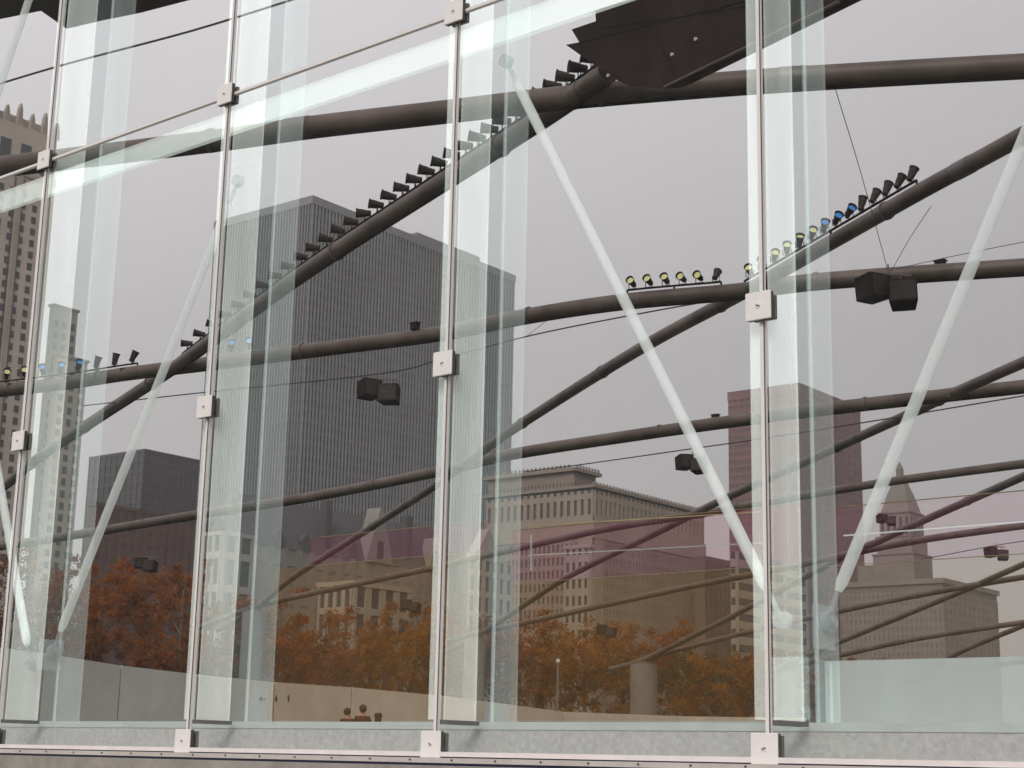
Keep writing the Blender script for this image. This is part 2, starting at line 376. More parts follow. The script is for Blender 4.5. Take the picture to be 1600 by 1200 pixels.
# low pale board in the right bay
Yq = D + .9
e = tag(empty('low_board', at_y(1290, 1128, Yq)), 'low pale frosted board at the bottom right behind the glass', 'board')
o0 = Vector(e.location)
p = at_y(1290, 1033, Yq); q = at_y(1900, 1126, Yq)
MB().box((0, 0, -.03), (q.x - p.x, .04, p.z - o0.z)).build('board', M['board'], e)
MB().box((-.035, -.01, -.03), (-.001, .05, p.z - o0.z + .01)).build('post', M['grey'], e)
MB().box((.04, -.012, -.03), (.055, -.001, p.z - o0.z - .01)).build('strip', M['fin_edge'], e)

p = at_y(1206, 1027, D + .8); q = at_y(1262, 1124, D + .8)
o = MB().box((p.x, D + .8, q.z), (q.x, D + .83, p.z)).build('narrow_board', M['fin_out']); tag(o, 'narrow pale frosted board at the foot of the fourth fin', 'board')

# ------------------------------------------------------------------ trellis of steel pipes: its reflection, built as mirrored solids behind the glass
def pipe(pts, label, rad=.23, joints=()):
    P = smooth_line([shell(*p) for p in pts], 6)
    o = MB().tube(P, rad, 14).build('trellis_pipe', M['steel'], None, True); tag(o, label, 'pipe', 'steel pipes of the overhead trellis')
    for (jx, jy) in joints:
        c = shell(jx, jy); k = min(range(len(P) - 1), key=lambda i: (P[i] - c).length); d = (P[k + 1] - P[k]).normalized(); t = (c - P[k]).dot(d); c = P[k] + d * t
        MB().tube([c - d * .3, c + d * .3], rad * 1.06, 14).build('collar', M['steel_joint'], o, True)
    if rad > .235: MB().tube([p + Vector((0, 0, -rad - .02)) for p in P], .035, 6).build('conduit', M['black'], o)
    L = 0; nxt = 7.0
    for i in range(len(P) - 1):
        sl2 = (P[i + 1] - P[i]).length; d = (P[i + 1] - P[i]).normalized()
        while L + sl2 > nxt:
            c = P[i] + d * (nxt - L); nxt += 9.5
            MB().tube([c - d * .05, c + d * .05], rad * 1.17, 14).build('weld_ring', M['steel_joint'], o, True)
        L += sl2
    return o, P
pp = {}
pp['P1'] = pipe([(-60,266),(90,249),(350,217),(500,196),(710,172),(860,154),(1000,141),(1190,126),(1400,113),(1700,97)], 'thick dark pipe running across the whole top of the view', .25, [(465,200),(1240,123)])
pp['P2'] = pipe([(-60,616),(100,598),(200,583),(330,567),(500,545),(690,520),(830,492),(980,470),(1150,455),(1300,437),(1700,410)], 'dark pipe across the middle carrying a short row of six spotlights', .24, [(330,567),(740,512)])
pp['P3'] = pipe([(-60,862),(100,838),(330,800),(490,775),(690,735),(800,709),(1000,678),(1140,658),(1300,637),(1700,592)], 'grey pipe crossing below the pair of hanging loudspeakers, in front of the red tower top', .24, [(700,733),(1500,615)])
pp['P4'] = pipe([(300,985),(360,962),(430,940),(560,912),(690,884),(830,852),(960,824),(1095,803),(1180,788),(1300,767),(1430,747),(1700,712)], 'pipe crossing in front of the cornice of the stone block', .205, [(1095,803)])
pp['P5'] = pipe([(700,1002),(750,988),(820,973),(960,942),(1095,913),(1190,895),(1320,867),(1450,842),(1700,808)], 'low grey pipe in front of the stone block\'s lower floors', .205, [(1325,866)])
pp['P6'] = pipe([(1012,1032),(1050,1018),(1180,985),(1330,951),(1500,918),(1700,886)], 'thin pipe from the concrete column to the right in front of the stepped tower', .195, [(1500,918)])
pp['P7'] = pipe([(1195,1052),(1230,1043),(1330,1020),(1450,995),(1700,958)], 'thin pipe just above the low pale board', .195)
pp['P8'] = pipe([(1372,1084),(1420,1066),(1500,1050),(1700,1015)], 'lowest thin pipe, seen faintly through the pale board', .195)
pp['Q1'] = pipe([(-60,805),(0,765),(60,716),(150,655),(240,596),(290,562),(350,518),(460,437),(560,370),(700,280),(850,183),(950,113)], 'steep pipe studded with a long row of spotlights', .24, [(290,562),(900,148)])
pp['Q2'] = pipe([(340,985),(400,950),(457,903),(575,827),(682,757),(750,707),(830,652),(1000,545),(1160,458),(1300,378),(1440,298),(1560,233),(1700,155)], 'long diagonal pipe carrying a row of spotlights with blue lenses at right', .21, [(750,707),(1505,262)])
pp['Q3'] = pipe([(700,1018),(760,985),(830,938),(895,897),(1025,833),(1090,800),(1175,759),(1250,725),(1318,694),(1425,645),(1500,610),(1700,522)], 'diagonal pipe rising from the middle column to the right edge', .205, [(1090,800),(1440,638)])
pp['Q4'] = pipe([(952,1046),(1005,1031),(1100,985),(1180,944),(1325,866),(1375,845),(1437,816),(1700,700)], 'diagonal pipe rising from the wide concrete column', .205, [(1325,866)])
pp['Q5'] = pipe([(1195,1055),(1257,1026),(1327,997),(1500,925),(1562,898),(1700,838)], 'thin diagonal pipe in front of the stepped tower base', .195)
pp['Q6'] = pipe([(1372,1080),(1425,1061),(1500,1019),(1600,977),(1700,935)], 'thinnest diagonal pipe at the lower right', .19)
sb = MB().tube([shell(952, 1053), shell(965, 1049)], .2, 12).build('pipe_stub', M['steel'], None, True); tag(sb, 'short pipe stub beside the wide concrete column', 'pipe')

for (cx, cy, hw, lab) in ((397, 948, 17, 'grey concrete column behind the sloping wall, leftmost of the trellis columns'), (742, 992, 16, 'slim grey concrete column beside the third glass joint'),
                     (1006, 1031, 21, 'wide pale concrete column at the foot of two crossing pipes'), (1228, 1043, 16, 'concrete column hidden behind the fourth fin'), (1405, 1066, 24, 'concrete column seen faintly through the pale board')):
    t = shell(cx, cy); r = hw / F * (t - EYE).length
    b = Vector((t.x, t.y, 1.4)); o = empty('trellis_column', b); tag(o, lab, 'column', 'columns of the trellis')
    MB().tube([(0, 0, -.5), (0, 0, t.z - 1.4 - .35)], r, 28).build('shaft', M['column'], o, True)
    MB().tube([(0, 0, t.z - 1.4 - .349), (0, 0, t.z - 1.4 - .15)], r * .6, 20).build('bearing', M['steel_joint'], o, True)

# ------------------------------------------------------------------ spotlights on the pipes
can_me = MB().tube([(0, 0, -.20), (0, 0, -.19), (0, 0, -.02), (0, 0, .02), (0, 0, .20)], [.07, .10, .11, .125, .145], 14).mesh('housing', M['can'], True)
hood_me = MB().tube([(0, 0, .20), (0, 0, .29)], [.135, .175], 14, cap=False).mesh('hood', M['can'], True)
lens_mes = [MB().tube([(0, 0, .201), (0, 0, .215)], .13, 14).mesh('lens', M[k]) for k in ('lens_y', 'lens_b', 'lens_d')]
def spotlight(base, direc, lens, label, group, sc=1.0):
    e = tag(empty('spotlight', base), label, 'spotlight', group); e.scale = (sc,) * 3
    q = direc.to_track_quat('Z', 'Y')
    c = Vector((0, 0, .27))
    h = link('housing', can_me, e); h.location = c; h.rotation_euler = q.to_euler()
    h2 = link('hood', hood_me, h); link('lens', lens_mes[lens], h)
    s = q @ Vector((1, 0, 0)); s.z = 0; s.normalize()
    MB().tube([s * .15 + c, s * .15 + Vector((0, 0, .05)), Vector((0, 0, .03)), -s * .15 + Vector((0, 0, .05)), -s * .15 + c], .018, 6).build('yoke', M['can'], e)
    MB().tube([(0, 0, -.04), (0, 0, .05)], .035, 8).build('clamp', M['black'], e)
ORD = 'first second third fourth fifth sixth seventh eighth ninth tenth eleventh twelfth thirteenth fourteenth fifteenth sixteenth seventeenth eighteenth nineteenth twentieth'.split()
ORD += ['twenty-' + o for o in ORD[:9]] + ['thirtieth'] + ['thirty-' + o for o in ORD[:9]]
def cdir(u, v, wz):                            # direction: u right, v up in the picture, wz towards the eye
    return (ROT @ Vector((u, v, wz))).normalized()
def row_on(P, x0, x1, n, lens, direc, label, group, rail=True, sc=1., rad=.24, lift=0.):
    def proj(p):
        v = ROT.transposed() @ (p - EYE); return 800 + F * v.x / -v.z
    xs = [proj(p) for p in P]
    def pos(px):
        for i in range(len(P) - 1):
            if xs[i] <= px <= xs[i + 1]: return P[i].lerp(P[i + 1], (px - xs[i]) / (xs[i + 1] - xs[i]))
        return P[-1] if px > xs[-1] else P[0]
    for k in range(n):
        px = x0 + (x1 - x0) * k / max(1, n - 1)
        p = pos(px); p = p + Vector((0, 0, rad + .10 + lift))
        l = lens[k % len(lens)] if isinstance(lens, (list, tuple)) else lens
        d = direc(k) if callable(direc) else direc
        d = (d + Vector((R.uniform(-.12, .12), R.uniform(-.12, .12), R.uniform(-.1, .1)))).normalized()
        spotlight(p, d, l, (label(k, l) if callable(label) else label) + ', %s from the left' % ORD[k], group, sc)
    if rail:
        q = [pos(x0 - 8 + (x1 - x0 + 16) * k / 12) + Vector((0, 0, rad + .10 + lift)) for k in range(13)]
        mb = MB().tube(q, .035, 8); ro = mb.build('lamp_rail', M['black']); tag(ro, 'thin rail under the ' + group, 'rail')
        for k in (0, 6, 12): MB().tube([q[k], q[k] - Vector((0, 0, .16 + lift))], .03, 6).build('rail_foot', M['black'], ro)
row_on(pp['Q1'][1], 292, 925, 33, 2, cdir(-.95, .12, .15), 'dark spotlight on the steep studded pipe', 'spotlights along the steep pipe', sc=.85)
row_on(pp['P2'][1], 988, 1119, 6, [0, 0, 0, 0, 0, 2], lambda k: cdir(-.5 if k < 5 else .3, .45, .8 if k < 5 else -.5), lambda k, l: 'yellow lensed spotlight in the short row of six' if l == 0 else 'dark spotlight in the short row of six', 'spotlights on the middle pipe', sc=.78)
row_on(pp['Q2'][1], 1172, 1425, 14, [0, 0, 0, 0, 0, 0, 1, 1, 1, 2, 2, 2, 2, 2],
       lambda k: cdir(-.2 + .05 * k, .7, .75 if k < 9 else -.3), lambda k, l: ('pale yellow lensed spotlight on the right hand diagonal pipe', 'blue lensed spotlight on the right hand diagonal pipe', 'dark spotlight on the right hand diagonal pipe')[l], 'spotlights on the right hand diagonal pipe', sc=.78)
row_on(pp['P2'][1], -20, 206, 9, [0, 0, 0, 1, 1, 1, 0, 2, 2], lambda k: cdir(.25, .75, .75 if k < 6 else -.1), lambda k, l: ('yellow lensed spotlight in the upper left edge row', 'blue lensed spotlight in the upper left edge row', 'dark spotlight in the upper left edge row')[l], 'spotlights on the left end of the middle pipe', sc=.9)
row_on(pp['P2'][1], -10, 196, 8, [0], cdir(-.2, -.2, 1), 'low yellow lensed spotlight under the upper left edge row', 'low spotlights on the left end of the middle pipe', rail=False, sc=.8, rad=-.1, lift=-.1)
row_on(pp['P2'][1], 360, 388, 2, [1], cdir(.1, .6, .8), 'blue lensed spotlight of the pair by the second joint', 'pair of blue spotlights', rail=False, sc=.8)
for (bx, by, pk) in ((648, 512, 'P2'), (1470, 418, 'P2'), (1118, 652, 'P3')):
    P = shell(bx, by + 12); e = tag(empty('junction_box', P + Vector((0, 0, .2))), 'small dark box on top of the pipe ' + {648: 'before the ribbed tower', 1470: 'at the right edge', 1118: 'left of the red tower'}[bx], 'box')
    MB().box((-.14, -.1, 0), (.14, .1, .22)).build('case', M['black'], e); MB().box((-.18, -.12, .2201), (.18, .12, .25)).build('lid', M['can'], e)

# hanging loudspeakers and cables
def cable(pts, label, rad=.022):
    o = MB().tube(smooth_line(pts, 6), rad, 6).build('cable', M['cable']); tag(o, label, 'cable')
def speakers(px, py, sc, label, near=1.):
    c = EYE + (shell(px, py) - EYE) * near; e = tag(empty('loudspeaker_pair', c), label, 'loudspeaker', 'loudspeakers hung from the trellis cables'); e.scale = (sc,) * 3
    e.rotation_euler = (0, 0, math.atan2(ROT[1][0], ROT[0][0]) + R.uniform(-.15, .15))
    for k, (x, z, y, rz) in enumerate(((-.42, .12, .1, .5), (.36, -.12, -.2, -.35))):
        b = MB().prism([Vector(v) for v in ((-.42, -.3, -.36), (.42, -.3, -.36), (.34, .45, -.36), (-.34, .45, -.36))], (0, 0, .72)).build('cabinet', M['black'], e)
        b.location = (x, y, z); b.rotation_euler = (R.uniform(-.2, -.05), R.uniform(-.06, .06), rz)
        MB().box((-.37, -.315, -.31), (.37, -.301, .31)).build('grille', M['can'], b)
    MB().box((-.7, -.03, .5), (.7, .03, .56)).box((-.45, -.02, .3), (-.41, .02, .5)).box((.35, -.02, .1), (.39, .02, .5)).build('hanger', M['steel_joint'], e)
    MB().tube([(.0, 0, .56), (.0, 0, .85)], .02, 6).build('shackle', M['steel_joint'], e)
speakers(594, 612, .95, 'pair of black loudspeakers hanging in front of the ribbed tower')
speakers(1389, 455, .90, 'largest pair of black loudspeakers, hanging at the upper right', .9)
speakers(1082, 725, .86, 'pair of black loudspeakers crossed by the long white strut')
speakers(1558, 865, .78, 'small pair of loudspeakers at the right edge')
speakers(228, 882, .95, 'faint pair of loudspeakers before the trees at left')
speakers(642, 947, .9, 'faint pair of loudspeakers before the trees in the third bay')
speakers(948, 986, .9, 'faint pair of loudspeakers before the orange trees in the fourth bay')
speakers(1386, 812, .6, 'small loudspeakers before the stepped tower')
def cb(pts, label, rad=.02): cable([shell(*p) for p in pts], label, rad)
cb([(-30,140),(100,101),(300,48),(480,-8)], 'dark cable slanting across the top left corner', .022)
cb([(130,634),(320,613),(594,584),(690,561),(830,524),(1000,490),(1135,466)], 'cable carrying the loudspeakers before the ribbed tower', .024)
cb([(820,737),(900,727),(1082,701),(1180,687),(1345,661),(1620,615)], 'cable carrying the loudspeakers crossed by the white strut', .028)
cb([(1303,132),(1345,270),(1388,425)], 'thin wire rising from the right hand loudspeakers to the top pipe', .009)
cb([(1455,322),(1420,375),(1392,425)], 'thin wire from the right hand loudspeakers to the diagonal pipe', .009)
cb([(1400,420),(1500,398),(1640,370)], 'thin wire from the right hand loudspeakers to the right edge', .010)
cb([(1440,874),(1557,852),(1650,838)], 'cable carrying the small loudspeakers at the right edge', .026)
cb([(822,526),(840,512),(860,496)], 'thin wire hanging from the middle pipe at the third fin', .008)

# ------------------------------------------------------------------ dark canopy plates at the top
def plate(poly, ref, thick, label):
    q = [at_r(*p) for p in ref]; pn = (q[1] - q[0]).cross(q[2] - q[0]).normalized()
    pts = []
    for (x, y, rr) in poly: d_ = ray(x, y); pts.append(EYE + d_ * ((q[0] - EYE).dot(pn) / d_.dot(pn)))
    c = sum(pts, Vector()) / len(pts); e = tag(empty('canopy_plate', c), label, 'canopy')
    nrm = Vector()
    for i in range(len(pts)): nrm += (pts[i] - c).cross(pts[(i + 1) % len(pts)] - c)
    nrm.normalize()
    if nrm.dot(EYE - c) > 0: nrm = -nrm
    MB().prism([p - c for p in pts], nrm * thick).build('plate', M['canopy'], e)
    return e, c, nrm, pts
e, c, nr, pts = plate([(884,70,31),(905,66,30.5),(893,46,31),(931,33,30.5),(930,16,31),(1010,-8,29),(1100,-40,27),(1420,-50,25),(1310,5,26),(1172,74,28),(1055,132,30),(1040,138,30),(985,136,30.5),(958,122,31)], [(985,136,30.5),(890,46,32),(1310,5,25)], .35, 'dark steel canopy wedge hanging at the top right of centre')
def on_plate(x, y, off):
    d_ = ray(x, y); return EYE + d_ * ((pts[0] - EYE).dot(nr) / d_.dot(nr)) - nr * off - c
for (sx, sy) in ((1052, 85), (1089, 61), (952, 118)):
    MB().tube([on_plate(sx, sy, .005), on_plate(sx, sy, .05)], .032, 10).build('lamp_lens', M['lampglobe'], e, True)
for a_, b_ in (((940, 44), (1290, -10)), ((905, 66), (1190, -5)), ((1000, 0), (1060, 125)), ((1100, -30), (1165, 70))):
    MB().tube([on_plate(*a_, .0), on_plate(*b_, .0)], .014, 6).build('panel_seam', M['black'], e)
MB().tube([on_plate(1040, 136, .02), on_plate(1172, 72, .02), on_plate(1312, 3, .02)], .03, 8).build('edge_trim', M['steel'], e, True)
plate([(-80,48,27),(0,30,27),(64,17,27),(104,45,27),(160,32,27),(220,20,27),(320,-6,27),(420,-60,27),(-80,-90,27)], [(0,30,28),(320,-6,26),(-80,-90,25)], .35, 'dark steel canopy edge with a notch in the top left corner')

# ------------------------------------------------------------------ sloping wall, sign, people, street lamp
wall_px = [(-140, 994, 33), (70, 1021, 38.2), (190, 1040, 41.5), (310, 1054, 45), (430, 1066, 48.5), (550, 1074, 52), (690, 1087, 56.5), (790, 1100, 60.5), (880, 1112, 65), (1060, 1119, 73), (1260, 1122, 82)]
W = [at_r(*p) for p in wall_px]
we = tag(empty('garden_wall', (W[3].x, W[3].y, 1.4)), 'long pale concrete wall with upright joints, falling to the right', 'wall')
o0 = Vector(we.location)
for i in range(len(W) - 1):
    a, b = W[i], W[i + 1]; d = (b - a); d.z = 0; d.normalize(); nrm = Vector((-d.y, d.x, 0));
    if nrm.dot(a) < 0: nrm = -nrm
    a2 = a + d * .035; b2 = b - d * .035
    poly = [Vector((a2.x, a2.y, .9)), Vector((b2.x, b2.y, .9)), b2, a2]
    MB().prism([p - o0 for p in poly], nrm * .4).build('wall_panel', M['concrete'], we)
    poly = [Vector((a.x, a.y, .9)), Vector((b.x, b.y, .9)), b - Vector((0, 0, .05)), a - Vector((0, 0, .05))]
    MB().prism([p - o0 + nrm * .03 for p in poly], nrm * .3).build('joint_backing', M['joint'], we)
# sign on the wall panel between x 430 and 550 / 310 and 430
def on_wall(px, py, off=-.012):
    for i in range(len(W) - 1):
        if wall_px[i][0] <= px <= wall_px[i + 1][0]:
            a, b = W[i], W[i + 1]; d = b - a; d.z = 0; n_ = Vector((-d.y, d.x, 0)).normalized()
            if n_.dot(a) < 0: n_ = -n_
            r = ray(px, py); t = (a - EYE).dot(n_) / r.dot(n_); return EYE + r * t + n_ * off, n_
def flat_sign(parent, polys, name):
    mb = MB()
    for poly in polys:
        pts = []
        for (x, y) in poly: p, n_ = on_wall(x, y); pts.append(p - Vector(parent.location))
        mb.prism(pts, n_ * .01)
    mb.build(name, M['sign'], parent)
sg = tag(empty('restroom_sign', on_wall(440, 1092)[0]), 'dark arrow and two small figures marked on the pale wall', 'sign')
flat_sign(sg, [[(404,1092),(408.5,1088.5),(409.5,1089.3),(406.5,1091.4),(415,1091.4),(415,1092.6),(406.5,1092.6),(409.5,1094.7),(408.5,1095.5)]], 'arrow')
def circ(cx, cy, r): return [(cx + r * math.cos(k * math.pi / 4), cy + r * math.sin(k * math.pi / 4)) for k in range(8)]
flat_sign(sg, [circ(431.3, 1087.2, 1.1), [(430.4,1088.6),(432.2,1088.6),(433.4,1094),(432.2,1094),(432.2,1097),(430.4,1097),(430.4,1094),(429.2,1094)]], 'woman_figure')
flat_sign(sg, [circ(450.4, 1087.2, 1.1), [(449.0,1088.6),(451.8,1088.6),(451.8,1092.6),(451.3,1092.6),(451.3,1097),(449.5,1097),(449.5,1092.6),(449.0,1092.6)]], 'man_figure')

def skin_mesh(name, verts, edges, rads, m, parent, sub=1):
    me = bpy.data.meshes.new(name); me.from_pydata(verts, edges, []); o = link(name, me, parent)
    o.modifiers.new('skin', 'SKIN'); sv = me.skin_vertices[0].data
    for i, r in enumerate(rads): sv[i].radius = (r, r) if not isinstance(r, tuple) else r
    sv[0].use_root = True
    ss = o.modifiers.new('sub', 'SUBSURF'); ss.levels = sub; ss.render_levels = sub
    me.materials.append(m); return o
def person(px, py, r, coat, label, turn, hgt=1.7):
    t = at_r(px, py, r); base = Vector((t.x, t.y, gz(t.x, t.y))); s = hgt / 1.75
    e = tag(empty('person', base, math.atan2(ROT[1][0], ROT[0][0]) + turn), label, 'person', 'people by the wall'); e.scale = (s,) * 3
    v = [(0,0,.95),(0,0,1.18),(0,0,1.40),(0,0,1.50),(0,-.01,1.60),(0,-.01,1.70), (.17,0,1.40),(.24,0,1.16),(.22,-.08,.92),(.22,-.1,.80),(-.17,0,1.40),(-.24,0,1.16),(-.22,-.08,.92),(-.22,-.1,.80),
         (.09,0,.88),(.11,-.02,.48),(.11,0,.06),(.12,-.16,.03),(-.09,0,.88),(-.11,.02,.48),(-.11,.06,.06),(-.12,-.1,.03)]
    ed = [(0,1),(1,2),(2,3),(3,4),(4,5),(2,6),(6,7),(7,8),(8,9),(2,10),(10,11),(11,12),(12,13),(0,14),(14,15),(15,16),(16,17),(0,18),(18,19),(19,20),(20,21)]
    skin_mesh('body', v, ed, [.15,.15,.15,.06,.10,.085,.07,.05,.04,.045,.07,.05,.04,.045,.09,.06,.045,.04,.09,.06,.045,.04], M['skin'], e, 1)
    skin_mesh('coat', [(0,0,.82),(0,0,1.15),(0,0,1.36),(0,0,1.45),(.18,0,1.39),(.26,0,1.15),(.235,-.08,.93),(-.18,0,1.39),(-.26,0,1.15),(-.235,-.08,.93)],
              [(0,1),(1,2),(2,3),(2,4),(4,5),(5,6),(2,7),(7,8),(8,9)], [.22,.2,.2,.10,.10,.08,.065,.10,.08,.065], coat, e, 1)
    skin_mesh('trousers', [(0,0,.92),(.1,0,.85),(.115,-.02,.48),(.115,0,.1),(-.1,0,.85),(-.115,.02,.48),(-.115,.06,.1)], [(0,1),(1,2),(2,3),(0,4),(4,5),(5,6)], [.15,.11,.08,.07,.11,.08,.07], M['jeans'], e, 1)
    hb = MB(); bm = bmesh.new(); bmesh.ops.create_icosphere(bm, subdivisions=2, radius=.125)
    for vv in bm.verts:
        vv.co = Vector((vv.co.x * .95, vv.co.y * 1.05 + .02, vv.co.z * 1.05 + 1.68))
        if vv.co.y < -.03 and vv.co.z < 1.70: vv.co.y = -.03
    me = bpy.data.meshes.new('hair'); bm.to_mesh(me); bm.free(); me.materials.append(M['hair']); link('hair', me, e)
    bm = bmesh.new(); bmesh.ops.create_cone(bm, segments=6, radius1=.018, radius2=.008, depth=.03, cap_ends=True, matrix=Matrix.Translation((0, -.115, 1.635)) @ Matrix.Rotation(math.pi / 2, 4, 'X'))
    me = bpy.data.meshes.new('nose'); bm.to_mesh(me); bm.free(); me.materials.append(M['skin']); link('nose', me, e)
person(543, 1110, 46, M['coat1'], 'left of two people before the wall, in a dark red coat', 2.7, 1.50)
person(567, 1106, 47, M['coat2'], 'taller right hand person of two before the wall, in a brown coat', 3.5, 1.62)
t = at_r(591, 1114, 49); bd = tag(empty('bollard', (t.x, t.y, gz(t.x, t.y))), 'short dark post right of the two people', 'post')
MB().tube([(0, 0, 0), (0, 0, t.z - gz(t.x, t.y) - .12)], .10, 14).build('post', M['coat2'], bd, True)
hh = t.z - gz(t.x, t.y)
MB().tube([(0, 0, hh - .119), (0, 0, hh - .06), (0, 0, hh)], [.12, .12, .09], 14).build('cap', M['hair'], bd, True)

def lamp_post(px, ytop, r, label):
    t = at_r(px, ytop, r); z0 = gz(t.x, t.y); e = tag(empty('street_lamp', (t.x, t.y, z0)), label, 'street lamp'); h = t.z - z0
    MB().tube([(0,0,0),(0,0,.3),(0,0,.35),(0,0,.8),(0,0,h-.33)], [.15,.15,.09,.08,.055], 12).build('pole', M['column'], e, True)
    bm = bmesh.new(); bmesh.ops.create_uvsphere(bm, u_segments=14, v_segments=8, radius=.12, matrix=Matrix.Translation((0, 0, h - .2))); me = bpy.data.meshes.new('globe'); bm.to_mesh(me); bm.free()
    for p in me.polygons: p.use_smooth = True
    me.materials.append(M['lampglobe']); link('globe', me, e)
    MB().tube([(0,0,h-.06),(0,0,h)], [.06,.02], 10).build('finial', M['column'], e)
lamp_post(872, 1027, 86, 'slender globe street lamp before the orange trees')

# ------------------------------------------------------------------ trees, mirrored like the trellis to stand in for their reflection
def tree(px, ytop, r, wpx, leaf, label, n=10000, seed=0):
    rr = random.Random(seed); t = at_r(px, ytop, r); z0 = gz(t.x, t.y); h = t.z - z0; rad = wpx / F * r / 2
    e = tag(empty('autumn_tree', (t.x, t.y, z0)), label, 'tree', 'autumn trees beyond the wall')
    tb = MB(); fork = h * .32
    tb.tube([(0,0,-.2),(.05,0,fork*.5),(0,.05,fork),(.1,-.1,h*.6),(.15,0,h*.9)], [.26,.2,.17,.10,.03], 8)
    tips = []
    for k in range(11):
        a = k * 2.4 + rr.uniform(-.4, .4); z = fork * rr.uniform(.85, 2.0); l = rad * rr.uniform(.7, 1.0)
        p1 = Vector((math.cos(a) * l * .5, math.sin(a) * l * .5, z + l * .35)); p2 = Vector((math.cos(a) * l, math.sin(a) * l, z + l * rr.uniform(.6, 1.0)))
        tb.tube([(0, 0, z), p1, p2], [.09, .055, .02], 6); tips += [p1, p2, (p1 + p2) / 2]
        for q in range(2):
            p3 = p1 + Vector((rr.uniform(-1, 1), rr.uniform(-1, 1), rr.uniform(.2, 1.2))) * l * .45; tb.tube([p1, p3], [.035, .012], 5); tips.append(p3)
    tb.build('trunk', M['bark'], e, True)
    tips = tips
    cl = [(p, rr.uniform(.5, .9)) for p in tips if p.z < h]
    cz = h * .56
    while len(cl) < 95:
        v = Vector((rr.gauss(0, 1), rr.gauss(0, 1), rr.gauss(0, 1))).normalized() * (rr.random() ** .4)
        p = Vector((v.x * rad, v.y * rad, cz + v.z * h * .40)); cl.append((p, rr.uniform(.35, .95)))
    lb = MB()
    for i in range(n):
        p, s = cl[rr.randrange(len(cl))]
        c = p + Vector((rr.gauss(0, s * .5), rr.gauss(0, s * .5), rr.gauss(0, s * .4)))
        if c.z > h: continue
        a = Vector((rr.gauss(0, 1), rr.gauss(0, 1), rr.gauss(0, 1))).normalized(); b = a.cross(Vector((rr.gauss(0, 1), rr.gauss(0, 1), rr.gauss(0, 1)))).normalized()
        k = rr.uniform(.07, .17); a = a * k; b = b * k * .7
        lb.add([c - a, c - b, c + a, c + b], [(0, 1, 2, 3)])
    me = bpy.data.meshes.new('crown'); me.from_pydata(lb.v, [], lb.f); me.materials.append(LEAF[leaf]); link('crown', me, e)
T = [(25, 850, 144, 212, 2, 'brown tree at the far left edge'), (95, 880, 141, 168, 2, 'brown tree at the foot of the tall stone tower'),
     (165, 850, 137, 212, 0, 'rust coloured tree in the second bay, left of the white strut foot'), (235, 835, 147, 224, 0, 'tallest rust coloured tree in the second bay'), (290, 870, 134, 168, 0, 'rust coloured tree touching the second joint'),
     (370, 930, 156, 179, 3, 'dull tree behind the second fin and leftmost column'), (440, 905, 141, 190, 0, 'rust coloured tree right of the second fin'),
     (510, 930, 148, 212, 0, 'rust orange tree in the middle of the third bay'), (580, 960, 161, 190, 1, 'ochre tree in front of the pale stone front'),
     (645, 930, 144, 201, 1, 'ochre tree left of the third joint'), (700, 930, 155, 179, 2, 'brown tree behind the third joint'),
     (775, 960, 148, 190, 2, 'brown tree behind the third fin'), (850, 955, 152, 190, 0, 'rust tree left of the globe lamp'),
     (915, 950, 147, 190, 1, 'golden tree right of the globe lamp'), (985, 965, 155, 190, 0, 'rust tree left of the wide column'),
     (1070, 1005, 159, 201, 3, 'low olive tree right of the wide column'), (1130, 1020, 155, 179, 1, 'low ochre bushy tree in the fourth bay'),
     (1190, 1010, 159, 168, 2, 'dark brown tree behind the fourth joint'), (1330, 1008, 162, 123, 0, 'red tipped tree just above the pale board')]
for k, (px, yt, r, wp, lf, lab) in enumerate(T): tree(px, yt, r, wp, lf, lab, seed=k + 3)

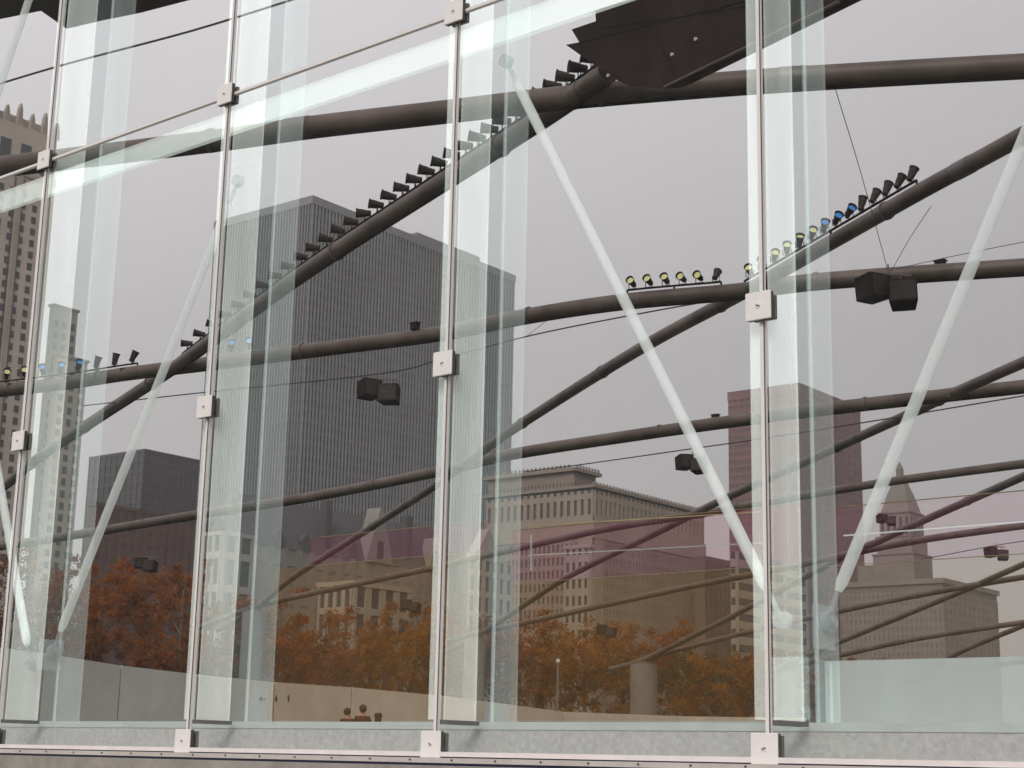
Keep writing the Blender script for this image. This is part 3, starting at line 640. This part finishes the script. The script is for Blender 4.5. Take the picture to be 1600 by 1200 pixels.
# ------------------------------------------------------------------ the city: reflected skyline modelled as mirrored buildings beyond the panes
GA = math.radians(1.7)
U = Vector((-math.cos(GA), -math.sin(GA), 0)); V = Vector((-math.sin(GA), math.cos(GA), 0))
def along(c, d, px, z):                       # how far from corner c along d the vertical through pixel column px stands
    lo, hi = 0., 800.
    def col(p):
        v = ROT.transposed() @ (p - EYE); return 800 + F * v.x / -v.z
    s0 = col(c) - px
    for _ in range(50):
        m = (lo + hi) / 2; q = c + d * m
        if (col(q) - px) * s0 > 0: lo = m
        else: hi = m
    return lo
class Bld:
    """box-like building: nearest upright corner at pixel (cx, ytop), faces running left to xl and right to xr"""
    def __init__(s, name, label, cx, ytop, r, xl, xr, cat='building', base=0.):
        t = at_r(cx, ytop, r); s.c = Vector((t.x, t.y, base)); s.h = t.z - base
        s.w = along(t, U, xl, t.z); s.d = along(t, V, xr, t.z)
        s.e = empty(name, s.c, GA); tag(s.e, label, cat)
    def fbox(s, mb, face, s0, s1, z0, z1, d0, d1):   # face 0 = left face (s counts left from the corner), 1 = right face
        if face == 0: mb.box((-s1, -d1, z0), (-s0, -d0, z1))
        else: mb.box((d0, s0, z0), (d1, s1, z1))
    def core(s, m, name='wall', z0=0, z1=None):
        return MB().box((-s.w, 0, z0), (0, s.d, z1 if z1 else s.h)).build(name, m, s.e)
    def grid(s, m, face, n, z0, z1, fl, pw, sh, dep, name='facade_grid', stuff=True, ends=True):
        L = s.w if face == 0 else s.d; mb = MB(); st_ = L / n
        for k in range(n + 1):
            c = k * st_; a = max(0, c - pw * st_ / 2); b = min(L, c + pw * st_ / 2); s.fbox(mb, face, a, b, z0, z1, .0, dep)
        z = z0
        while z < z1 - .2:
            s.fbox(mb, face, .02, L - .02, z, min(z1, z + sh), -.05, dep - .06); z += fl
        o = mb.build(name, m, s.e); o['kind'] = 'stuff'; return o
    def cornice(s, m, z, hgt, out, name='cornice'):
        return MB().box((-s.w - out, -out, z), (out, s.d + out, z + hgt)).build(name, m, s.e)
def bm_(n, c, rough=.7, nz=(.08, .15), metal=0): return mat(n, c, rough, metal, nz)
tan = bm_('tower_stone', (.42, .355, .305)); tan_dark = bm_('tower_stone_dark', (.30, .25, .21)); glassd = mat('window_glass', (.035, .036, .04), .25)
# 1 tall stone tower at the far left
b = Bld('stone_tower', 'tall brown stone tower with pinnacled crown at the left edge', -70, 158, 520, -330, 90)
b.core(tan)
nf = 9
cell = b.d / nf
wm = MB()
wme = MB().box((0.0, -cell * .2, 0), (.14, cell * .2, 2.3)).mesh('window', glassd)
fl = 4.0
pm = MB()
for k in range(0, nf + 1, 3): b.fbox(pm, 1, max(0, k * cell - .9), min(b.d, k * cell + .9), 0, b.h - 14, .0, .9)
pm.build('pier', tan_dark, b.e)
rs = MB()
for k in (0, 3, 6): b.fbox(rs, 1, (k + .02) * cell + .95, (k + .2) * cell + 1.1, 20, b.h - 18, .0, .03); b.fbox(rs, 1, (k + 2.8) * cell - 1.1, (k + 2.98) * cell - .95, 20, b.h - 18, .0, .03)
rs.build('recess_shade_strip', bm_('recess_shade_stone', (.12, .095, .08)), b.e)  # flat strips with the shade of recesses put into their dark colour
cnt = 0
for k in range(nf):
    z = b.h - 24
    while z > 30 and cnt < 300:
        o = link('window', wme, b.e); o.location = (.02, (k + .5) * cell, z); z -= fl; cnt += 1
MB().box((-b.w - .6, -.6, b.h - 17), (.6, b.d + .6, b.h - 15.6)).build('band', tan_dark, b.e)
ar = MB()
for k in range(5):
    c = b.d * (k + .5) / 5; b.fbox(ar, 1, c - b.d * .05, c + b.d * .05, b.h - 14.5, b.h - 6, 0, .25)
ar.build('tall_openings', glassd, b.e)
cw = MB().box((-b.w + 3, 3, b.h), (-3, b.d - 3, b.h + 4)).build('crown', tan, b.e)
for k in range(9):
    y = b.d * k / 8; p = MB().prism([Vector((-.2, y - 1.0, b.h)), Vector((-.2, y + 1.0, b.h)), Vector((-.2, y + .6, b.h + 4 + (k % 2) * 2)), Vector((-.2, y, b.h + 6 + (k % 2) * 2)), Vector((-.2, y - .6, b.h + 4 + (k % 2) * 2))], (-1.6, 0, 0)).build('pinnacle', tan_dark, b.e)
# its lower stepped wing
for (cx, yt, xl, xr, lab) in ((84, 478, 78, 122, 'upper'), (92, 556, 84, 137, 'lower')):
    b2 = Bld('stone_wing', 'stepped %s wing of pale stone beside the tall tower' % lab, cx, yt, 560 if lab == 'upper' else 550, xl, xr)
    b2.core(bm_('wing_stone_' + lab, (.36, .31, .265)))
    n2 = 3; c2 = b2.d / n2; m2 = MB().box((.0, -c2 * .22, 0), (.14, c2 * .22, 2.3)).mesh('window', glassd)
    for k in range(n2):
        z = b2.h - 7
        while z > 28: o = link('window', m2, b2.e); o.location = (.02, (k + .5) * c2, z); z -= 4.0
    b2.cornice(tan_dark, b2.h, .8, .5)
# 2 low dark glass mass
dk = mat('slate_glass', (.155, .15, .163), .45, 0, (.02, .2)); rib = mat('rib_grey', (.205, .206, .212), .6, 0, (.03, .12))
b = Bld('dark_office_block', 'wide low dark blue office block behind the white strut', 226, 706, 640, 140, 420)
b.core(dk); b.grid(dk, 0, 10, 0, b.h, 4, .2, 1.0, .3); b.grid(dk, 1, 26, 0, b.h, 4, .2, 1.0, .3); b.cornice(dk, b.h, 1.2, .3, 'parapet')
# 3 ribbed tower
b = Bld('ribbed_tower', 'huge dark ribbed office tower in the middle of the view', 489, 306, 560, 338, 803)
b.core(mat('tower_glass', (.034, .041, .048), .3, 0, (.12, .5)))
b.grid(rib, 0, 36, 0, b.h - 3, 400, .32, 2, .6, 'upright_ribs'); b.grid(rib, 1, 68, 0, b.h - 3, 400, .32, 2, .6, 'upright_ribs')
sp = MB(); z = 4
while z < b.h - 4:
    b.fbox(sp, 0, .1, b.w - .1, z, z + 1.2, -.1, .12); b.fbox(sp, 1, .1, b.d - .1, z, z + 1.2, -.1, .12); z += 4
spo = sp.build('floor_bands', mat('spandrel_dark', (.12, .12, .122), .5), b.e); spo['kind'] = 'stuff'
b.cornice(rib, b.h - 3, 3, .6, 'parapet')
MB().box((-b.w + 6, b.d * .52, b.h), (-4, b.d * .85, b.h + 4)).build('penthouse', rib, b.e)
# 4 gabled club house in front of it
slate = bm_('slate_roof', (.06, .056, .058)); club = bm_('club_stone', (.20, .185, .165))
b = Bld('gabled_house', 'dark roofed gothic building with steep gable below the ribbed tower', 400, 850, 420, 330, 720)
b.core(club); b.grid(club, 1, 16, 0, b.h, 5, .45, 1.4, .3)
hr_ = 14
MB().prism([Vector((.3, -.3, b.h)), Vector((-b.w, -.3, b.h)), Vector((-b.w * .5, -.3, b.h + hr_))], (0, b.d + .3, 0)).build('roof', slate, b.e)
for yc, ww, hh in ((b.d * .56, 5.5, 15.5), (b.d * .86, 4, 10)):
    gbl = MB().prism([Vector((.8, yc - ww, b.h)), Vector((.8, yc + ww, b.h)), Vector((.8, yc + .5, b.h + hh)), Vector((.8, yc - .5, b.h + hh))], (-5, 0, 0)).build('gable', club, b.e)
    MB().box((.81, yc - 1.2, b.h + 1), (.95, yc + 1.2, b.h + 6)).build('gable_window', glassd, gbl)
for yc in (b.d * .33, b.d * .73): MB().box((-3.5, yc - 1.2, b.h), (-1, yc + 1.2, b.h + 15)).build('chimney', slate, b.e)
for yc in (b.d * .1, b.d * .22, b.d * .44):
    dm = MB().prism([Vector((.1, yc - 1.5, b.h)), Vector((.1, yc + 1.5, b.h)), Vector((.1, yc + 1.5, b.h + 3)), Vector((.1, yc, b.h + 5)), Vector((.1, yc - 1.5, b.h + 3))], (-4, 0, 0)).build('dormer', slate, b.e)
# pale stone fronts
pale = bm_('pale_stone', (.27, .24, .205))
b = Bld('pale_front', 'narrow pale stone front with tall windows behind the orange trees', 552, 915, 390, 500, 640)
b.core(glassd); b.grid(pale, 1, 4, 0, b.h, 7, .4, 1.6, .5); b.grid(pale, 0, 4, 0, b.h, 7, .4, 1.6, .5); b.cornice(pale, b.h, 1.2, .7)
b = Bld('pale_front', 'pale stone front with big window behind the second fin', 348, 836, 400, 325, 396)
b.core(glassd); b.grid(pale, 1, 2, 0, b.h, 8, .35, 1.8, .5); b.grid(pale, 0, 2, 0, b.h, 8, .35, 1.8, .5); b.cornice(pale, b.h, 1.0, .6)
b = Bld('gothic_house', 'pale gothic house front with pointed gable behind the third fin', 732, 872, 390, 715, 800)
b.core(glassd); b.grid(pale, 1, 6, 0, b.h, 5, .4, 1.4, .4)
MB().prism([Vector((.5, b.d * .08, b.h)), Vector((.5, b.d * .75, b.h)), Vector((.5, b.d * .42, b.h + 8))], (-3, 0, 0)).build('gable', pale, b.e)
# red-brown block at left
b = Bld('brown_block', 'low red brown block below the dark office block', 150, 790, 460, 139, 330)
rb = bm_('brown_brick', (.085, .045, .036)); b.core(rb); b.grid(rb, 1, 14, 0, b.h, 4.2, .5, 1.6, .35); b.cornice(rb, b.h, 1, .6)
# 5 stone block with cornice
gst = bm_('grey_stone', (.225, .18, .145)); gst2 = bm_('light_stone', (.265, .215, .17))
hz = mat('hazy_window', (.085, .075, .068), .3)
b = Bld('stone_block', 'broad stone office block with heavy cornice and many windows', 928, 757, 450, 762, 1098)
b.core(hz)
zc = b.h - 9
for f, nn in ((0, 24), (1, 40)):
    b.grid(gst, f, nn, 0, zc - 6, 3.6, .5, 1.5, .45); b.grid(gst2, f, nn // 3 * 2, zc - 1, b.h - 1.5, 6, .55, 1.6, .5, 'attic_grid')
MB().box((-b.w - .7, -.7, zc - 6), (.7, b.d + .7, zc - 1.0)).build('attic_band', gst2, b.e)
MB().box((-b.w - .9, -.9, b.h * .35), (.9, b.d + .9, b.h * .35 + 1.2)).build('string_course', gst2, b.e)
for f in (0, 1):
    q = MB(); b.fbox(q, f, 0, 4.5, 0, zc, .0, .62); q.build('corner_pier', gst2, b.e)
b.cornice(gst, b.h - .9, .9, 1.1)
te = MB(); y = -1.5
while y < b.d: te.box((.6, y, b.h), (1.0, y + .6, b.h + .6)); y += 1.6
te.build('cresting', gst, b.e)['kind'] = 'stuff'
u = Bld('upper_block', 'raised top storeys of the stone block with crested cornice', 897, 731, 462, 764, 931, base=70)
for k_ in ('label', 'category'): del u.e[k_]
u.e.parent = b.e; u.e.location = Matrix.Rotation(-GA, 3, 'Z') @ (u.c - b.c); u.e.rotation_euler = (0, 0, 0)
u.core(gst)
for f, nn in ((0, 24), (1, 8)):
    Lf = u.w if f == 0 else u.d; c3 = Lf / nn; q = MB()
    for k in range(nn): u.fbox(q, f, (k + .3) * c3, (k + .72) * c3, u.h - 6.6, u.h - 4.0, -.1, .06)
    q.build('window_row', hz, u.e)['kind'] = 'stuff'
u.cornice(gst, u.h - 1.0, 1.0, 1.3)
te = MB(); x = -u.w
while x < 0: te.box((x, -1.2, u.h), (x + .6, -.8, u.h + .9)); x += 1.5
y = 0
while y < u.d: te.box((.8, y, u.h), (1.2, y + .6, u.h + .9)); y += 1.5
te.build('cresting', gst, u.e)['kind'] = 'stuff'
# white stone block left part, seen below the pipes
b = Bld('white_block', 'narrower whitish stone block in front of the broad stone block', 922, 856, 415, 884, 927)
b.core(glassd); b.grid(pale, 0, 4, 0, b.h, 4.3, .5, 1.9, .4); b.grid(pale, 1, 2, 0, b.h, 4.3, .5, 1.9, .4); b.cornice(pale, b.h, 1, .6)
# blocks right of it
bb = bm_('umber_stone', (.12, .09, .072))
b = Bld('umber_block', 'plain dark brown block right of the broad stone block', 1100, 868, 480, 1085, 1152)
b.core(bb); b.grid(bb, 1, 7, 0, b.h, 4, .5, 1.4, .3)
b = Bld('banded_block', 'light block with dark window bands left of the fourth joint', 1150, 862, 470, 1142, 1260)
b.core(glassd); b.grid(pale, 1, 3, 0, b.h, 4.4, .12, 2.3, .4); b.grid(pale, 0, 1, 0, b.h, 4.4, .12, 2.3, .4)
# 6 red tower
red = bm_('red_steel', (.165, .074, .076), .6); 
b = Bld('red_tower', 'tall plain dark red tower behind the fourth joint', 1248, 598, 860, 1138, 1343)
b.core(mat('red_glass', (.105, .058, .060), .35)); b.grid(red, 0, 12, 0, b.h - 5, 4.3, .22, 2.1, .35); b.grid(red, 1, 10, 0, b.h - 5, 4.3, .22, 2.1, .35); b.cornice(red, b.h - 5, 5, .4, 'parapet')
# 7 stepped tower with pyramid top
ltan = bm_('hazy_stone', (.185, .155, .135)); ltd = bm_('hazy_stone_dark', (.145, .12, .105))
b = Bld('stepped_tower', 'brown stepped tower with pyramid roof at the lower right', 1472, 903, 840, 1312, 1557)
b.core(ltd); 
for f, nn in ((0, 22), (1, 12)): b.grid(ltan, f, nn, 0, b.h - 6, 4.2, .5, 2.0, .4)
b.cornice(ltan, b.h - 2.5, 2.5, 1.2)
def zpx(y, px=1412): return at_r(px, y, 850).z
def lx(px):  # local centre offsets measured from pixel columns across the tower
    return None
cxy = Vector((0, 0, 0))
tc_ = at_r(1410, 860, 862); loc = Matrix.Rotation(-GA, 3, 'Z') @ (tc_ - b.c)
def tier(half, y0, y1, m, name):
    z0, z1 = zpx(y0) , zpx(y1)
    return MB().box((loc.x - half, loc.y - half, z0), (loc.x + half, loc.y + half, z1)).build(name, m, b.e), z0, z1
pxm = 862 / F
tier(28 * pxm * 1.18, 910, 866, ltan, 'lower_tier'); tier(24 * pxm * 1.18, 866, 838, ltan, 'middle_tier'); tier(21 * pxm * 1.18, 838, 800, ltan, 'upper_tier')
for (y0, hw) in ((866, 29.5), (838, 25.5), (800, 22.5)):
    z0 = zpx(y0); q = hw * pxm * 1.18; MB().box((loc.x - q, loc.y - q, z0), (loc.x + q, loc.y + q, z0 + .8)).build('tier_cornice', ltd, b.e)
wn = MB(); q = 21 * pxm * 1.18
for k in range(5):
    s_ = -q + (k + .5) * 2 * q / 5
    wn.box((loc.x + q, loc.y + s_ - .8, zpx(834)), (loc.x + q + .1, loc.y + s_ + .8, zpx(806))); wn.box((loc.x + s_ - .8, loc.y - q - .1, zpx(834)), (loc.x + s_ + .8, loc.y - q, zpx(806)))
wn.build('tower_windows', glassd, b.e)['kind'] = 'stuff'
def frust(h0, h1, z0, z1, m, name):
    v = [(loc.x + sx * h, loc.y + sy * h, z) for h, z in ((h0, z0), (h1, z1)) for sx, sy in ((-1,-1),(1,-1),(1,1),(-1,1))]
    return MB().add(v, [(3,2,1,0),(4,5,6,7),(0,1,5,4),(1,2,6,5),(2,3,7,6),(3,0,4,7)]).build(name, m, b.e)
k_ = pxm * 1.18
frust(20 * k_, 13 * k_, zpx(799.5), zpx(768), ltan, 'pyramid_base'); rf = frust(13 * k_, 5.5 * k_, zpx(768), zpx(742), ltan, 'pyramid_roof')
frust(4 * k_, 3.5 * k_, zpx(742), zpx(728), ltd, 'lantern'); frust(4 * k_, .3 * k_, zpx(728), zpx(715), ltd, 'lantern_cap')
MB().box((-b.w * .85, 4, b.h), (-b.w * .28, b.d * .35, b.h + 9)).build('setback', ltan, b.e)

# ------------------------------------------------------------------ thin autumn mist
hm = bpy.data.materials.new('mist'); hm.use_nodes = True; hn = hm.node_tree; hn.nodes.clear()
ho = hn.nodes.new('ShaderNodeOutputMaterial'); hv = hn.nodes.new('ShaderNodeVolumePrincipled')
hv.inputs['Color'].default_value = (.86, .83, .83, 1); hv.inputs['Density'].default_value = .00020; hv.inputs['Anisotropy'].default_value = .2
hn.links.new(hv.outputs[0], ho.inputs['Volume'])
tag(MB().box((-1650, -1650, -1.5), (1650, 1650, 320)).build('haze', hm), kind='stuff')
S.cycles.volume_bounces = 0
